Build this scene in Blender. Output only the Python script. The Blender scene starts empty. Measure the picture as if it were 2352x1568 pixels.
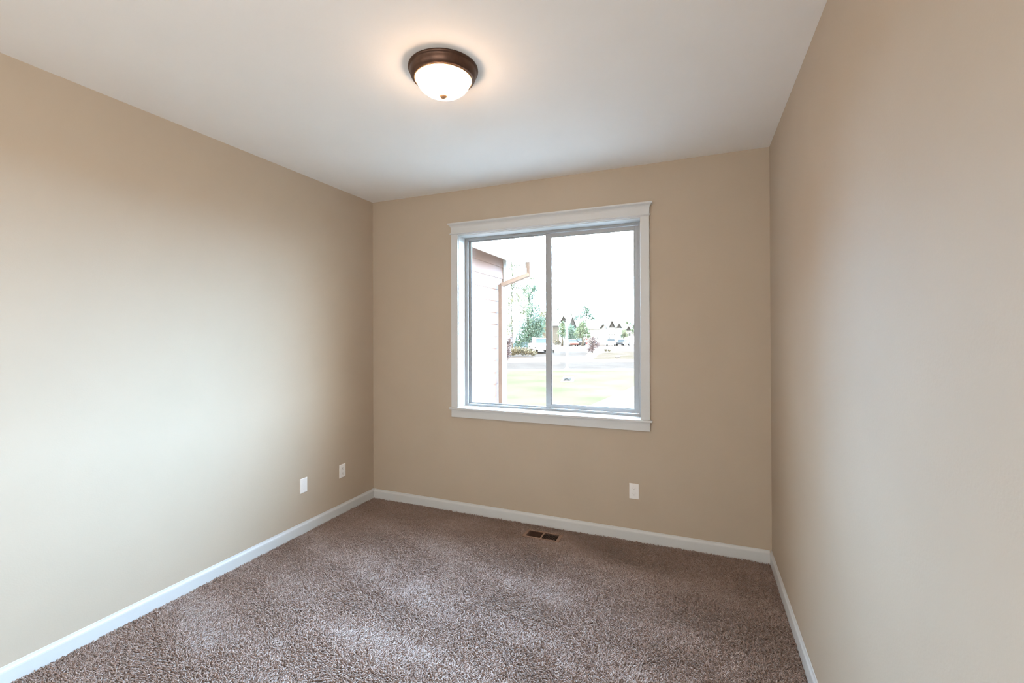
import bpy, bmesh, math, random
import numpy as np
from mathutils import Vector, Matrix

# ------------------------------------------------------------------ scene, camera, light, exposure
sc = bpy.context.scene
COL = sc.collection
F_PX, YAW, PITCH, ROLL = 1031.213, 0.388478, 0.004375, -0.003856
CAM_H, OFF_Y = 1.51818, -22.041
W_IMG, H_IMG = 2352, 1568


def cam_axes():
    f = np.array([-math.sin(YAW) * math.cos(PITCH), math.cos(YAW) * math.cos(PITCH), math.sin(PITCH)])
    r = np.cross(f, [0, 0, 1.0])
    r /= np.linalg.norm(r)
    u = np.cross(r, f)
    c, s = math.cos(ROLL), math.sin(ROLL)
    return c * r + s * u, -s * r + c * u, f


AX_R, AX_U, AX_F = cam_axes()
cam_data = bpy.data.cameras.new('camera')
cam_data.sensor_width = 36.0
cam_data.lens = F_PX / W_IMG * 36.0
cam_data.shift_y = OFF_Y / W_IMG
cam_data.clip_start, cam_data.clip_end = 0.02, 600
cam = bpy.data.objects.new('camera', cam_data)
COL.objects.link(cam)
m = Matrix.Identity(4)
for i in range(3):
    m[i][0], m[i][1], m[i][2] = AX_R[i], AX_U[i], -AX_F[i]
m[2][3] = CAM_H
cam.matrix_world = m
sc.camera = cam

# daylight: a bright, slightly hazy sky
world = bpy.data.worlds.new('sky')
sc.world = world
world.use_nodes = True
wn, wl = world.node_tree.nodes, world.node_tree.links
wn.clear()
w_out = wn.new('ShaderNodeOutputWorld')
w_bg = wn.new('ShaderNodeBackground')
w_glow = wn.new('ShaderNodeBackground')
w_add = wn.new('ShaderNodeAddShader')
w_tc = wn.new('ShaderNodeTexCoord')
w_sep = wn.new('ShaderNodeSeparateXYZ')
w_rmp = wn.new('ShaderNodeValToRGB')
w_rmp.color_ramp.elements[0].position = 0.0
w_rmp.color_ramp.elements[0].color = (0.98, 0.94, 0.87, 1)
w_rmp.color_ramp.elements[1].position = 0.9
w_rmp.color_ramp.elements[1].color = (0.94, 0.93, 0.90, 1)
wl.new(w_tc.outputs['Generated'], w_sep.inputs[0])
wl.new(w_sep.outputs['Z'], w_rmp.inputs[0])
wl.new(w_rmp.outputs[0], w_bg.inputs['Color'])
SKY_BASE, SKY_GLOW = 9.6, 104.0
w_bg.inputs['Strength'].default_value = SKY_BASE
# broad bluish glow of the bright sky ahead of the window
GLOW_DIR = Vector((0.06, 0.93, 0.14)).normalized()
w_glow.inputs['Color'].default_value = (0.42, 0.74, 1.14, 1)
w_dot = wn.new('ShaderNodeVectorMath')
w_dot.operation = 'DOT_PRODUCT'
w_dot.inputs[1].default_value = GLOW_DIR
w_max = wn.new('ShaderNodeMath')
w_max.operation = 'MAXIMUM'
w_max.inputs[1].default_value = 0.0
w_pow = wn.new('ShaderNodeMath')
w_pow.operation = 'POWER'
w_pow.inputs[1].default_value = 4.0
w_mul = wn.new('ShaderNodeMath')
w_mul.operation = 'MULTIPLY'
w_mul.inputs[1].default_value = SKY_GLOW
# the glow stretches from the horizon up the sky: flatten the height before comparing directions
w_flat = wn.new('ShaderNodeVectorMath')
w_flat.operation = 'MULTIPLY'
w_flat.inputs[1].default_value = (1.0, 1.0, 0.68)
w_nrm = wn.new('ShaderNodeVectorMath')
w_nrm.operation = 'NORMALIZE'
wl.new(w_tc.outputs['Generated'], w_flat.inputs[0])
wl.new(w_flat.outputs[0], w_nrm.inputs[0])
wl.new(w_nrm.outputs[0], w_dot.inputs[0])
wl.new(w_dot.outputs['Value'], w_max.inputs[0])
wl.new(w_max.outputs[0], w_pow.inputs[0])
wl.new(w_pow.outputs[0], w_mul.inputs[0])
wl.new(w_mul.outputs[0], w_glow.inputs['Strength'])
wl.new(w_bg.outputs[0], w_add.inputs[0])
wl.new(w_glow.outputs[0], w_add.inputs[1])
wl.new(w_add.outputs[0], w_out.inputs['Surface'])

sun_data = bpy.data.lights.new('sun', 'SUN')
sun_data.energy = 6.0
sun_data.angle = math.radians(3)
sun_data.color = (1.0, 0.95, 0.87)
sun = bpy.data.objects.new('sun', sun_data)
COL.objects.link(sun)
sun.rotation_euler = Vector((-0.20, 0.25, -0.95)).to_track_quat('-Z', 'Y').to_euler()
sun.location = (20, -20, 40)

LAMP_EMIT = 36.0                # frosted bowl of the ceiling light
LAMP_COL = (1.0, 0.66, 0.42)

sc.view_settings.view_transform = 'Standard'
sc.view_settings.look = 'None'
sc.view_settings.gamma = 1.0
sc.view_settings.exposure = 0.27
sc.view_settings.use_curve_mapping = False
sc.cycles.use_denoising = True
sc.cycles.max_bounces = 12
sc.cycles.diffuse_bounces = 8
sc.cycles.transparent_max_bounces = 12
sc.cycles.caustics_reflective = False
sc.cycles.caustics_refractive = False

rng = np.random.default_rng(7)
random.seed(7)

# ------------------------------------------------------------------ room dimensions
XL, XR, YB, ZC = -2.77837, 0.45518, 3.37668, 2.743
YF = -2.70                       # wall behind the camera
WT = 0.165                       # exterior wall thickness
OX0, OX1, OZ0, OZ1 = -1.870, -0.3725, 0.8935, 2.3565   # clear window opening
GROUND = -0.40


# ------------------------------------------------------------------ helpers
def tag(o, label=None, cat=None, group=None, kind=None):
    if label: o['label'] = label
    if cat: o['category'] = cat
    if group: o['group'] = group
    if kind: o['kind'] = kind
    return o


def empty(name, loc=(0, 0, 0), rz=0.0):
    o = bpy.data.objects.new(name, None)
    COL.objects.link(o)
    o.location = loc
    o.rotation_euler = (0, 0, rz)
    o.empty_display_size = 0.1
    return o


class MB:
    """collects verts and faces, links them as one mesh object"""
    def __init__(self):
        self.v, self.f, self.sm = [], [], []

    def add(self, verts, faces, smooth=False):
        k = len(self.v)
        self.v += [tuple(p) for p in verts]
        self.f += [tuple(i + k for i in q) for q in faces]
        self.sm += [smooth] * len(faces)
        return self

    def box(self, x0, y0, z0, x1, y1, z1):
        x0, x1 = min(x0, x1), max(x0, x1)
        y0, y1 = min(y0, y1), max(y0, y1)
        z0, z1 = min(z0, z1), max(z0, z1)
        v = [(x, y, z) for x in (x0, x1) for y in (y0, y1) for z in (z0, z1)]
        return self.add(v, [(0, 1, 3, 2), (4, 6, 7, 5), (0, 4, 5, 1), (2, 3, 7, 6), (0, 2, 6, 4), (1, 5, 7, 3)])

    def prism(self, poly, a, b, axis='y', smooth=False):
        """poly: 2-D points; extruded from a to b along axis"""
        def mk(p, t):
            return {'x': (t, p[0], p[1]), 'y': (p[0], t, p[1]), 'z': (p[0], p[1], t)}[axis]
        n = len(poly)
        v = [mk(p, a) for p in poly] + [mk(p, b) for p in poly]
        f = [(i, (i + 1) % n, n + (i + 1) % n, n + i) for i in range(n)]
        k = len(self.v)
        self.add(v, f, smooth)
        self.f += [tuple(k + i for i in range(n))[::-1], tuple(k + n + i for i in range(n))]
        self.sm += [False, False]
        return self

    def lathe(self, prof, c=(0, 0, 0), n=48, smooth=True):
        """prof: (radius, z)"""
        v = []
        for r, z in prof:
            for i in range(n):
                a = 2 * math.pi * i / n
                v.append((c[0] + r * math.cos(a), c[1] + r * math.sin(a), c[2] + z))
        f = []
        for j in range(len(prof) - 1):
            for i in range(n):
                f.append((j * n + i, j * n + (i + 1) % n, (j + 1) * n + (i + 1) % n, (j + 1) * n + i))
        return self.add(v, f, smooth)

    def tube(self, pts, radii, n=8, caps=True):
        pts = [Vector(p) for p in pts]
        if not hasattr(radii, '__len__'): radii = [radii] * len(pts)
        v, f = [], []
        for i, p in enumerate(pts):
            d = (pts[min(i + 1, len(pts) - 1)] - pts[max(i - 1, 0)]).normalized()
            a = d.orthogonal().normalized() if abs(d.z) > 0.95 else d.cross(Vector((0, 0, 1))).normalized()
            b = d.cross(a).normalized()
            for k in range(n):
                t = 2 * math.pi * k / n
                v.append(p + (a * math.cos(t) + b * math.sin(t)) * radii[i])
        for i in range(len(pts) - 1):
            for k in range(n):
                f.append((i * n + k, i * n + (k + 1) % n, (i + 1) * n + (k + 1) % n, (i + 1) * n + k))
        self.add(v, f, True)
        if caps:
            k0 = len(self.v) - len(v)
            self.f += [tuple(k0 + k for k in range(n)), tuple(k0 + (len(pts) - 1) * n + k for k in range(n))]
            self.sm += [False, False]
        return self

    def build(self, name, mat, parent=None, bevel=0.0, seg=2):
        me = bpy.data.meshes.new(name)
        me.from_pydata(self.v, [], self.f)
        me.polygons.foreach_set('use_smooth', self.sm)
        bm = bmesh.new()
        bm.from_mesh(me)
        bmesh.ops.recalc_face_normals(bm, faces=bm.faces)
        bm.to_mesh(me)
        bm.free()
        me.update()
        if mat: me.materials.append(mat)
        o = bpy.data.objects.new(name, me)
        COL.objects.link(o)
        if parent: o.parent = parent
        if bevel:
            md = o.modifiers.new('bevel', 'BEVEL')
            md.width = bevel
            md.segments = seg
            md.limit_method = 'ANGLE'
            md.angle_limit = math.radians(40)
        return o


def kids(o):
    return [c for c in bpy.data.objects if c.parent is o]


def copy_tree(o, parent=None):
    c = o.copy()
    COL.objects.link(c)
    if parent: c.parent = parent
    for ch in kids(o):
        copy_tree(ch, c)
    return c


# ------------------------------------------------------------------ materials
def mat(name, col, rough=0.6, var=0.0, scale=20.0, bump=0.0, bscale=80.0, metal=0.0, spec=0.4, col2=None, detail=3.0, transl=0.0):
    M = bpy.data.materials.new(name)
    M.use_nodes = True
    N, L = M.node_tree.nodes, M.node_tree.links
    b = N['Principled BSDF']
    b.inputs['Roughness'].default_value = rough
    b.inputs['Metallic'].default_value = metal
    b.inputs['Specular IOR Level'].default_value = spec
    b.inputs['Base Color'].default_value = (*col, 1)
    tc = N.new('ShaderNodeTexCoord')
    if var or col2:
        n = N.new('ShaderNodeTexNoise')
        n.inputs['Scale'].default_value = scale
        n.inputs['Detail'].default_value = detail
        r = N.new('ShaderNodeValToRGB')
        c2 = col2 or tuple(min(1, c * (1 + var)) for c in col)
        c1 = col if col2 else tuple(c * (1 - var) for c in col)
        r.color_ramp.elements[0].position, r.color_ramp.elements[1].position = 0.35, 0.65
        r.color_ramp.elements[0].color, r.color_ramp.elements[1].color = (*c1, 1), (*c2, 1)
        L.new(tc.outputs['Object'], n.inputs['Vector'])
        L.new(n.outputs['Fac'], r.inputs['Fac'])
        L.new(r.outputs[0], b.inputs['Base Color'])
    if bump:
        n2 = N.new('ShaderNodeTexNoise')
        n2.inputs['Scale'].default_value = bscale
        n2.inputs['Detail'].default_value = 2.0
        bp = N.new('ShaderNodeBump')
        bp.inputs['Strength'].default_value = bump
        bp.inputs['Distance'].default_value = 0.002
        L.new(tc.outputs['Object'], n2.inputs['Vector'])
        L.new(n2.outputs['Fac'], bp.inputs['Height'])
        L.new(bp.outputs[0], b.inputs['Normal'])
    if transl:
        tr = N.new('ShaderNodeBsdfTranslucent')
        mx = N.new('ShaderNodeMixShader')
        mx.inputs[0].default_value = transl
        src = b.inputs['Base Color']
        if src.links: L.new(src.links[0].from_socket, tr.inputs['Color'])
        else: tr.inputs['Color'].default_value = (*col, 1)
        out = N['Material Output']
        L.new(b.outputs[0], mx.inputs[1])
        L.new(tr.outputs[0], mx.inputs[2])
        L.new(mx.outputs[0], out.inputs['Surface'])
    return M


M_WALL = mat('tan_wall_paint', (0.45, 0.372, 0.29), 0.75, var=0.012, scale=3, bump=0.12, bscale=140, spec=0.25)
M_CEIL = mat('white_ceiling_paint', (0.87, 0.86, 0.84), 0.85, var=0.008, scale=3, bump=0.10, bscale=110, spec=0.2)
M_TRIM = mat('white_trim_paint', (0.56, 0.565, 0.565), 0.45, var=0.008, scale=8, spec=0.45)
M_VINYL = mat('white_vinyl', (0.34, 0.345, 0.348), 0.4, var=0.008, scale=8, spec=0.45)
M_PLATE = mat('white_plastic', (0.80, 0.79, 0.78), 0.3, var=0.006, scale=30, spec=0.5)
M_SLOT = mat('dark_slot', (0.03, 0.03, 0.03), 0.7, var=0.1)
M_BRONZE = mat('oil_rubbed_bronze', (0.095, 0.052, 0.036), 0.42, var=0.18, scale=25, metal=0.75, spec=0.5)
M_COPPER = mat('bronze_bead', (0.55, 0.33, 0.19), 0.3, var=0.1, scale=25, metal=0.85)
M_VENT = mat('brown_vent_metal', (0.27, 0.165, 0.12), 0.5, var=0.06, scale=30)
M_LOUVER = mat('dark_brown_louver', (0.085, 0.042, 0.028), 0.5, var=0.1, scale=30)
M_DUCT_SHADE = mat('duct_shade', (0.02, 0.014, 0.011), 0.8, var=0.2)
M_FLOOR = mat('carpet_backing', (0.22, 0.155, 0.13), 0.95, var=0.15, scale=60)
M_RUBBER = mat('black_seal', (0.10, 0.10, 0.105), 0.6, var=0.1)


def glass_mat():
    M = bpy.data.materials.new('window_glass')
    M.use_nodes = True
    N, L = M.node_tree.nodes, M.node_tree.links
    N.remove(N['Principled BSDF'])
    t = N.new('ShaderNodeBsdfTransparent')
    t.inputs['Color'].default_value = (0.97, 0.99, 0.98, 1)
    g = N.new('ShaderNodeBsdfGlossy')
    g.inputs['Roughness'].default_value = 0.0
    fr = N.new('ShaderNodeFresnel')
    # same reflectance whichever face of the pane is met
    ge = N.new('ShaderNodeNewGeometry')
    mm = N.new('ShaderNodeMapRange')
    mm.inputs['To Min'].default_value, mm.inputs['To Max'].default_value = 1.5, 1 / 1.5
    L.new(ge.outputs['Backfacing'], mm.inputs['Value'])
    L.new(mm.outputs[0], fr.inputs['IOR'])
    mx = N.new('ShaderNodeMixShader')
    L.new(fr.outputs[0], mx.inputs[0])
    L.new(t.outputs[0], mx.inputs[1])
    L.new(g.outputs[0], mx.inputs[2])
    L.new(mx.outputs[0], N['Material Output'].inputs['Surface'])
    return M


M_GLASS = glass_mat()


def bowl_mat():
    M = bpy.data.materials.new('lit_frosted_glass')
    M.use_nodes = True
    N, L = M.node_tree.nodes, M.node_tree.links
    b = N['Principled BSDF']
    b.inputs['Base Color'].default_value = (0.9, 0.87, 0.82, 1)
    b.inputs['Roughness'].default_value = 0.35
    n = N.new('ShaderNodeTexNoise')
    n.inputs['Scale'].default_value = 9
    r = N.new('ShaderNodeValToRGB')
    r.color_ramp.elements[0].color = (*[c * 0.96 for c in LAMP_COL], 1)
    r.color_ramp.elements[1].color = (*LAMP_COL, 1)
    L.new(n.outputs['Fac'], r.inputs[0])
    L.new(r.outputs[0], b.inputs['Emission Color'])
    b.inputs['Emission Strength'].default_value = LAMP_EMIT
    return M


M_BOWL = bowl_mat()


def yarn_mat():
    M = bpy.data.materials.new('carpet_yarn')
    M.use_nodes = True
    N, L = M.node_tree.nodes, M.node_tree.links
    b = N['Principled BSDF']
    b.inputs['Roughness'].default_value = 0.8
    b.inputs['Specular IOR Level'].default_value = 0.2
    b.inputs['Roughness'].default_value = 0.7
    b.inputs['Sheen Weight'].default_value = 0.35
    b.inputs['Sheen Roughness'].default_value = 0.6
    a = N.new('ShaderNodeAttribute')
    a.attribute_name = 'tint'
    r = N.new('ShaderNodeValToRGB')
    e = r.color_ramp.elements
    e[0].position, e[0].color = 0.0, (0.165, 0.100, 0.073, 1)
    e[1].position, e[1].color = 1.0, (0.36, 0.25, 0.205, 1)
    k = e.new(0.5)
    k.color = (0.265, 0.172, 0.134, 1)
    L.new(a.outputs['Fac'], r.inputs[0])
    L.new(r.outputs[0], b.inputs['Base Color'])
    return M


M_YARN = yarn_mat()

# ------------------------------------------------------------------ room shell
def structure(o, label, cat):
    return tag(o, label, cat, kind='structure')


T = 0.12
o = MB().box(XL - WT, YF - T, -0.12, XR + T, YB + WT, 0.0).build('floor', M_FLOOR)
structure(o, 'flat floor under the brown carpet pile', 'floor')
o = MB().box(XL - WT, YF - T, ZC, XR + T, YB + WT, ZC + 0.15).build('ceiling', M_CEIL)
structure(o, 'smooth white painted ceiling carrying the round light', 'ceiling')
EY0, EY1 = -2.55, -1.52                                 # matching opening in the left wall, also added for fill light
SY0, SY1, SZ0, SZ1 = -2.55, -0.90, 0.85, 2.55          # openings added in the side walls, behind the camera, to let in fill daylight
o = MB().box(XL - WT, YF - T, 0, XL, EY0, ZC).box(XL - WT, EY1, 0, XL, YB + WT, ZC).box(XL - WT, EY0, 0, XL, EY1, SZ0).box(XL - WT, EY0, SZ1, XL, EY1, ZC).build('wall_left', M_WALL)
structure(o, 'plain tan wall at left with two white cover plates', 'wall')
o = MB().box(XR, YF - T, 0, XR + T, SY0, ZC).box(XR, SY1, 0, XR + T, YB + WT, ZC).box(XR, SY0, 0, XR + T, SY1, SZ0).box(XR, SY0, SZ1, XR + T, SY1, ZC).build('wall_right', M_WALL)
structure(o, 'plain bare tan wall filling the right side', 'wall')
g = 0.016
wb = MB()
wb.box(XL, YB, 0, OX0 - g, YB + WT, ZC).box(OX1 + g, YB, 0, XR, YB + WT, ZC)
wb.box(OX0 - g, YB, 0, OX1 + g, YB + WT, OZ0 - g).box(OX0 - g, YB, OZ1 + g, OX1 + g, YB + WT, ZC)
structure(wb.build('wall_back', M_WALL), 'tan far wall around the white sliding window', 'wall')
FX0, FX1 = -0.65, 0.30                                   # opening added in the wall behind the camera for more fill daylight
o = MB().box(XL, YF - T, 0, FX0, YF, ZC).box(FX1, YF - T, 0, XR, YF, ZC).box(FX0, YF - T, 0, FX1, YF, SZ0).box(FX0, YF - T, SZ1, FX1, YF, ZC).build('wall_front', M_WALL)
structure(o, 'plain tan wall opposite the window', 'wall')


def baseboard(name, run, axis, wall, sgn, label):
    # profile: distance from wall, height
    prof = [(0, 0), (0.0125, 0), (0.0125, 0.066), (0.0115, 0.072), (0.008, 0.078), (0.0055, 0.084), (0.005, 0.0885), (0.0035, 0.09), (0, 0.09)]
    b = MB()
    if axis == 'y':
        b.prism([(wall + sgn * d, z) for d, z in prof], run[0], run[1], 'y')
    else:
        b.prism([(wall + sgn * d, z) for d, z in prof], run[0], run[1], 'x')
    o = b.build(name, M_TRIM, bevel=0.0012)
    return structure(o, label, 'baseboard')


baseboard('baseboard_left', (EY1, YB), 'y', XL, 1, 'white baseboard along the foot of the left wall')
baseboard('baseboard_right', (SY1, YB), 'y', XR, -1, 'white baseboard along the foot of the right wall')
baseboard('baseboard_back', (XL + 0.0125, XR - 0.0125), 'x', YB, -1, 'white baseboard below the window on the far wall')

# ------------------------------------------------------------------ carpet pile
def carpet():
    x0, x1, y0, y1 = XL + 0.012, XR - 0.012, 0.55, YB - 0.012
    sp = 0.0062
    nx, ny = int((x1 - x0) / sp), int((y1 - y0) / sp)
    gx, gy = np.meshgrid(np.arange(nx), np.arange(ny))
    px = (x0 + (gx.ravel() + 0.5) * sp + rng.uniform(-.55, .55, nx * ny) * sp)
    py = (y0 + (gy.ravel() + 0.5) * sp + rng.uniform(-.55, .55, nx * ny) * sp)
    keep = (px > x0) & (px < x1) & (py > y0) & (py < y1)
    # leave the floor register free
    keep &= ~((px > VX0 + .006) & (px < VX1 - .006) & (py > VY0 + .006) & (py < VY1 - .006))
    px, py = px[keep], py[keep]
    n = len(px)

    def vnoise(x, y, s, seed):
        r = np.random.default_rng(seed)
        g = r.uniform(-1, 1, (128, 128))
        u, v = x / s + 40, y / s + 40
        iu, iv = np.floor(u).astype(int), np.floor(v).astype(int)
        fu, fv = u - iu, v - iv
        fu, fv = fu * fu * (3 - 2 * fu), fv * fv * (3 - 2 * fv)
        q = lambda a, b: g[a % 128, b % 128]
        return (q(iu, iv) * (1 - fu) + q(iu + 1, iv) * fu) * (1 - fv) + (q(iu, iv + 1) * (1 - fu) + q(iu + 1, iv + 1) * fu) * fv

    # vacuum strokes: broad swaths running away from the left wall, nap laid one way then the other
    u = px * 0.97 - py * 0.22
    v = px * 0.22 + py * 0.97 + 0.05 * vnoise(px, py, 0.45, 1)
    fade = np.clip(1.15 - 0.33 * (px - XL), 0.25, 1)
    stroke = fade * np.tanh(2.2 * np.sin(2 * np.pi * v / 0.44 + 0.9 * vnoise(u, v, 0.9, 2))) * 0.62 + 0.75 * vnoise(u * 0.5, v, 0.16, 3) + 0.4 * vnoise(u, v, 0.07, 9)
    lean = 1.05 * stroke
    lx = lean * 0.30 + 0.30 * vnoise(px, py, 0.03, 4) + rng.normal(0, 0.52, n)
    ly = lean * 0.95 + 0.30 * vnoise(px, py, 0.03, 5) + rng.normal(0, 0.52, n)
    L = rng.uniform(0.0115, 0.0175, n)
    rad = rng.uniform(0.0020, 0.0029, n)
    tint = np.clip(0.5 + rng.normal(0, 0.15, n) + 0.10 * vnoise(px, py, 0.03, 6) + 0.13 * vnoise(px, py, 0.35, 8) + 0.10 * stroke, 0, 1)
    # five rings of four verts: a curled, blunt strand of yarn
    NR, NK = 5, 4
    ang = rng.uniform(0, 2 * np.pi, n)
    rings = []
    hs = np.array([0.0, 0.35, 0.65, 0.9, 1.0])
    rs = [0.85, 1.0, 1.0, 0.85, 0.42]
    curl, cph = rng.uniform(0.25, 0.75, n), rng.uniform(0, 2 * np.pi, n)
    ln = np.sqrt(1 + lx ** 2 + ly ** 2)
    for h, rr in zip(hs, rs):
        sx, sy = np.cos(cph + 3.6 * h) - np.cos(cph), np.sin(cph + 3.6 * h) - np.sin(cph)
        cx = px + L * (lx * h ** 1.6 + curl * sx * 0.42) / ln
        cy = py + L * (ly * h ** 1.6 + curl * sy * 0.42) / ln
        cz = 0.001 + L / ln * (h - 0.22 * h * h)
        for k in range(NK):
            a = ang + 2 * np.pi * k / NK + h * 1.2
            rings.append(np.stack([np.clip(cx + rad * rr * np.cos(a), XL + .0125, XR - .0125),
                                   np.clip(cy + rad * rr * np.sin(a), -9, YB - .0125),
                                   np.maximum(cz + 0.55 * rad * rr * np.cos(a + cph) * h, 0.0005)], 1))
    V = np.stack(rings, 1).reshape(-1, 3)
    fl = []
    for j in range(NR - 1):
        for k in range(NK):
            k2 = (k + 1) % NK
            fl.append([j * NK + k, j * NK + k2, (j + 1) * NK + k2, (j + 1) * NK + k])
    fl.append([(NR - 1) * NK + k for k in range(NK)])
    quads = np.array(fl)
    nf = len(fl)
    base = (np.arange(n) * NR * NK)[:, None]
    loops = (base + quads.ravel()[None, :]).ravel()
    me = bpy.data.meshes.new('carpet_pile')
    me.vertices.add(len(V))
    me.vertices.foreach_set('co', V.astype(np.float32).ravel())
    me.loops.add(len(loops))
    me.loops.foreach_set('vertex_index', loops.astype(np.int32))
    tot = np.full(n * nf, 4)
    st = np.concatenate([[0], np.cumsum(tot)[:-1]])
    me.polygons.add(len(tot))
    me.polygons.foreach_set('loop_start', st.astype(np.int32))
    me.polygons.foreach_set('use_smooth', np.ones(n * nf, dtype=bool))
    me.update(calc_edges=True)
    at = me.attributes.new('tint', 'FLOAT', 'POINT')
    at.data.foreach_set('value', np.repeat(tint, NR * NK).astype(np.float32))
    me.materials.append(M_YARN)
    o = bpy.data.objects.new('carpet_pile', me)
    COL.objects.link(o)
    tag(o, 'thick brown grey frieze carpet pile covering the whole floor', 'carpet', kind='stuff')


VX0, VX1, VY0, VY1 = -1.209, -0.926, 3.137, 3.256
carpet()

# ------------------------------------------------------------------ floor register
def register():
    root = empty('floor_register', ((VX0 + VX1) / 2, (VY0 + VY1) / 2, 0))
    tag(root, 'brown metal floor register sunk in the carpet below the window', 'vent')
    hx, hy = (VX1 - VX0) / 2, (VY1 - VY0) / 2
    z0, z1 = 0.0095, 0.0125
    ix, iy, cb = 0.117, 0.0465, 0.0065       # slot field half sizes, half centre bar
    f = MB()
    f.box(-hx, -hy, z0, -ix, hy, z1).box(ix, -hy, z0, hx, hy, z1)
    f.box(-ix, -hy, z0, ix, -iy, z1).box(-ix, iy, z0, ix, hy, z1)
    f.box(-cb, -iy, z0, cb, iy, z1)
    # turned down rim
    f.box(-hx, -hy, 0.001, -hx + .003, hy, z0).box(hx - .003, -hy, 0.001, hx, hy, z0)
    f.box(-hx + .003, -hy, 0.001, hx - .003, -hy + .003, z0).box(-hx + .003, hy - .003, 0.001, hx - .003, hy, z0)
    f.build('frame', M_VENT, root, bevel=0.0012)
    MB().box(-ix, -iy, 0.0008, ix, iy, 0.0016).build('duct_shade_sheet', M_DUCT_SHADE, root)  # near-black sheet stands in for the shaded depth of the duct
    n = 10
    for side in (-1, 1):
        a, b = (-ix, -cb) if side < 0 else (cb, ix)
        st = (b - a) / n
        for k in range(1, n):
            x = a + st * k
            t = 0.0010
            d = 0.0030 if side < 0 else -0.0030
            poly = [(x - t, z1 - .0004), (x + t, z1 - .0004), (x + t + d, 0.0035), (x - t + d, 0.0035)]
            MB().prism(poly, -iy, iy, 'y').build('louver', M_LOUVER, root)


register()

# ------------------------------------------------------------------ window: trim and unit
def window_trim():
    root = empty('trim_1', ((OX0 + OX1) / 2, YB, OZ0))
    structure(root, 'white painted wood trim around the sliding window', 'window trim')
    root.location = (0, 0, 0)
    e = 0.0035                                       # reveal
    yf = YB - 0.018
    cw = 0.066
    zt = OZ1 + e
    for a, b in ((OX0 - e - cw + .002, OX0 - e), (OX1 + e, OX1 + e + cw - .003)):
        MB().box(a, yf, OZ0, b, YB, zt + 0.0).build('side_casing', M_TRIM, root, bevel=0.0015)
    xa, xb = OX0 - e - cw + .002, OX1 + e + cw - .003
    # head casing with bead and cove crown, returned at both ends
    prof = [(0.018, zt), (0.018, zt + .006), (0.024, zt + .008), (0.0275, zt + .013), (0.024, zt + .018), (0.019, zt + .020),
            (0.019, zt + .062), (0.0205, zt + .070), (0.025, zt + .079), (0.033, zt + .087), (0.040, zt + .0915), (0.041, zt + .093), (0.041, zt + .1025)]
    v = []
    for d, z in prof:
        k = d - 0.018
        v += [(xa - k, YB, z), (xa - k, YB - d, z), (xb + k, YB - d, z), (xb + k, YB, z)]
    n = len(prof)
    f = []
    for j in range(n - 1):
        for i in range(4):
            f.append((j * 4 + i, j * 4 + (i + 1) % 4, (j + 1) * 4 + (i + 1) % 4, (j + 1) * 4 + i))
    f.append((0, 1, 2, 3))
    f.append(tuple((n - 1) * 4 + i for i in range(4)))
    MB().add(v, f).build('head_casing', M_TRIM, root)
    # stool, apron
    MB().box(-1.952, YB - .033, OZ0 - .0165, -.2905, YB, OZ0).box(OX0 - .0155, YB, OZ0 - .0155, OX1 + .0155, YB + WT - .02, OZ0).build('stool', M_TRIM, root, bevel=0.003)
    MB().box(xa, YB - .018, .812, xb, YB, OZ0 - .0165).build('apron', M_TRIM, root, bevel=0.0015)
    # jamb liner
    MB().box(OX0 - .0155, YB - .001, OZ0, OX0, YB + WT, OZ1).build('jamb', M_TRIM, root, bevel=0.001)
    MB().box(OX1, YB - .001, OZ0, OX1 + .0155, YB + WT, OZ1).build('jamb', M_TRIM, root, bevel=0.001)
    MB().box(OX0 - .0155, YB - .001, OZ1, OX1 + .0155, YB + WT, OZ1 + .0155).build('head_jamb', M_TRIM, root, bevel=0.001)


def ring(b, x0, z0, x1, z1, l, bt, r, t, ya, yb):
    """rectangular frame in the xz plane with four face widths"""
    b.box(x0, ya, z0, x0 + l, yb, z1).box(x1 - r, ya, z0, x1, yb, z1)
    b.box(x0 + l, ya, z0, x1 - r, yb, z0 + bt).box(x0 + l, ya, z1 - t, x1 - r, yb, z1)
    return b


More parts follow.
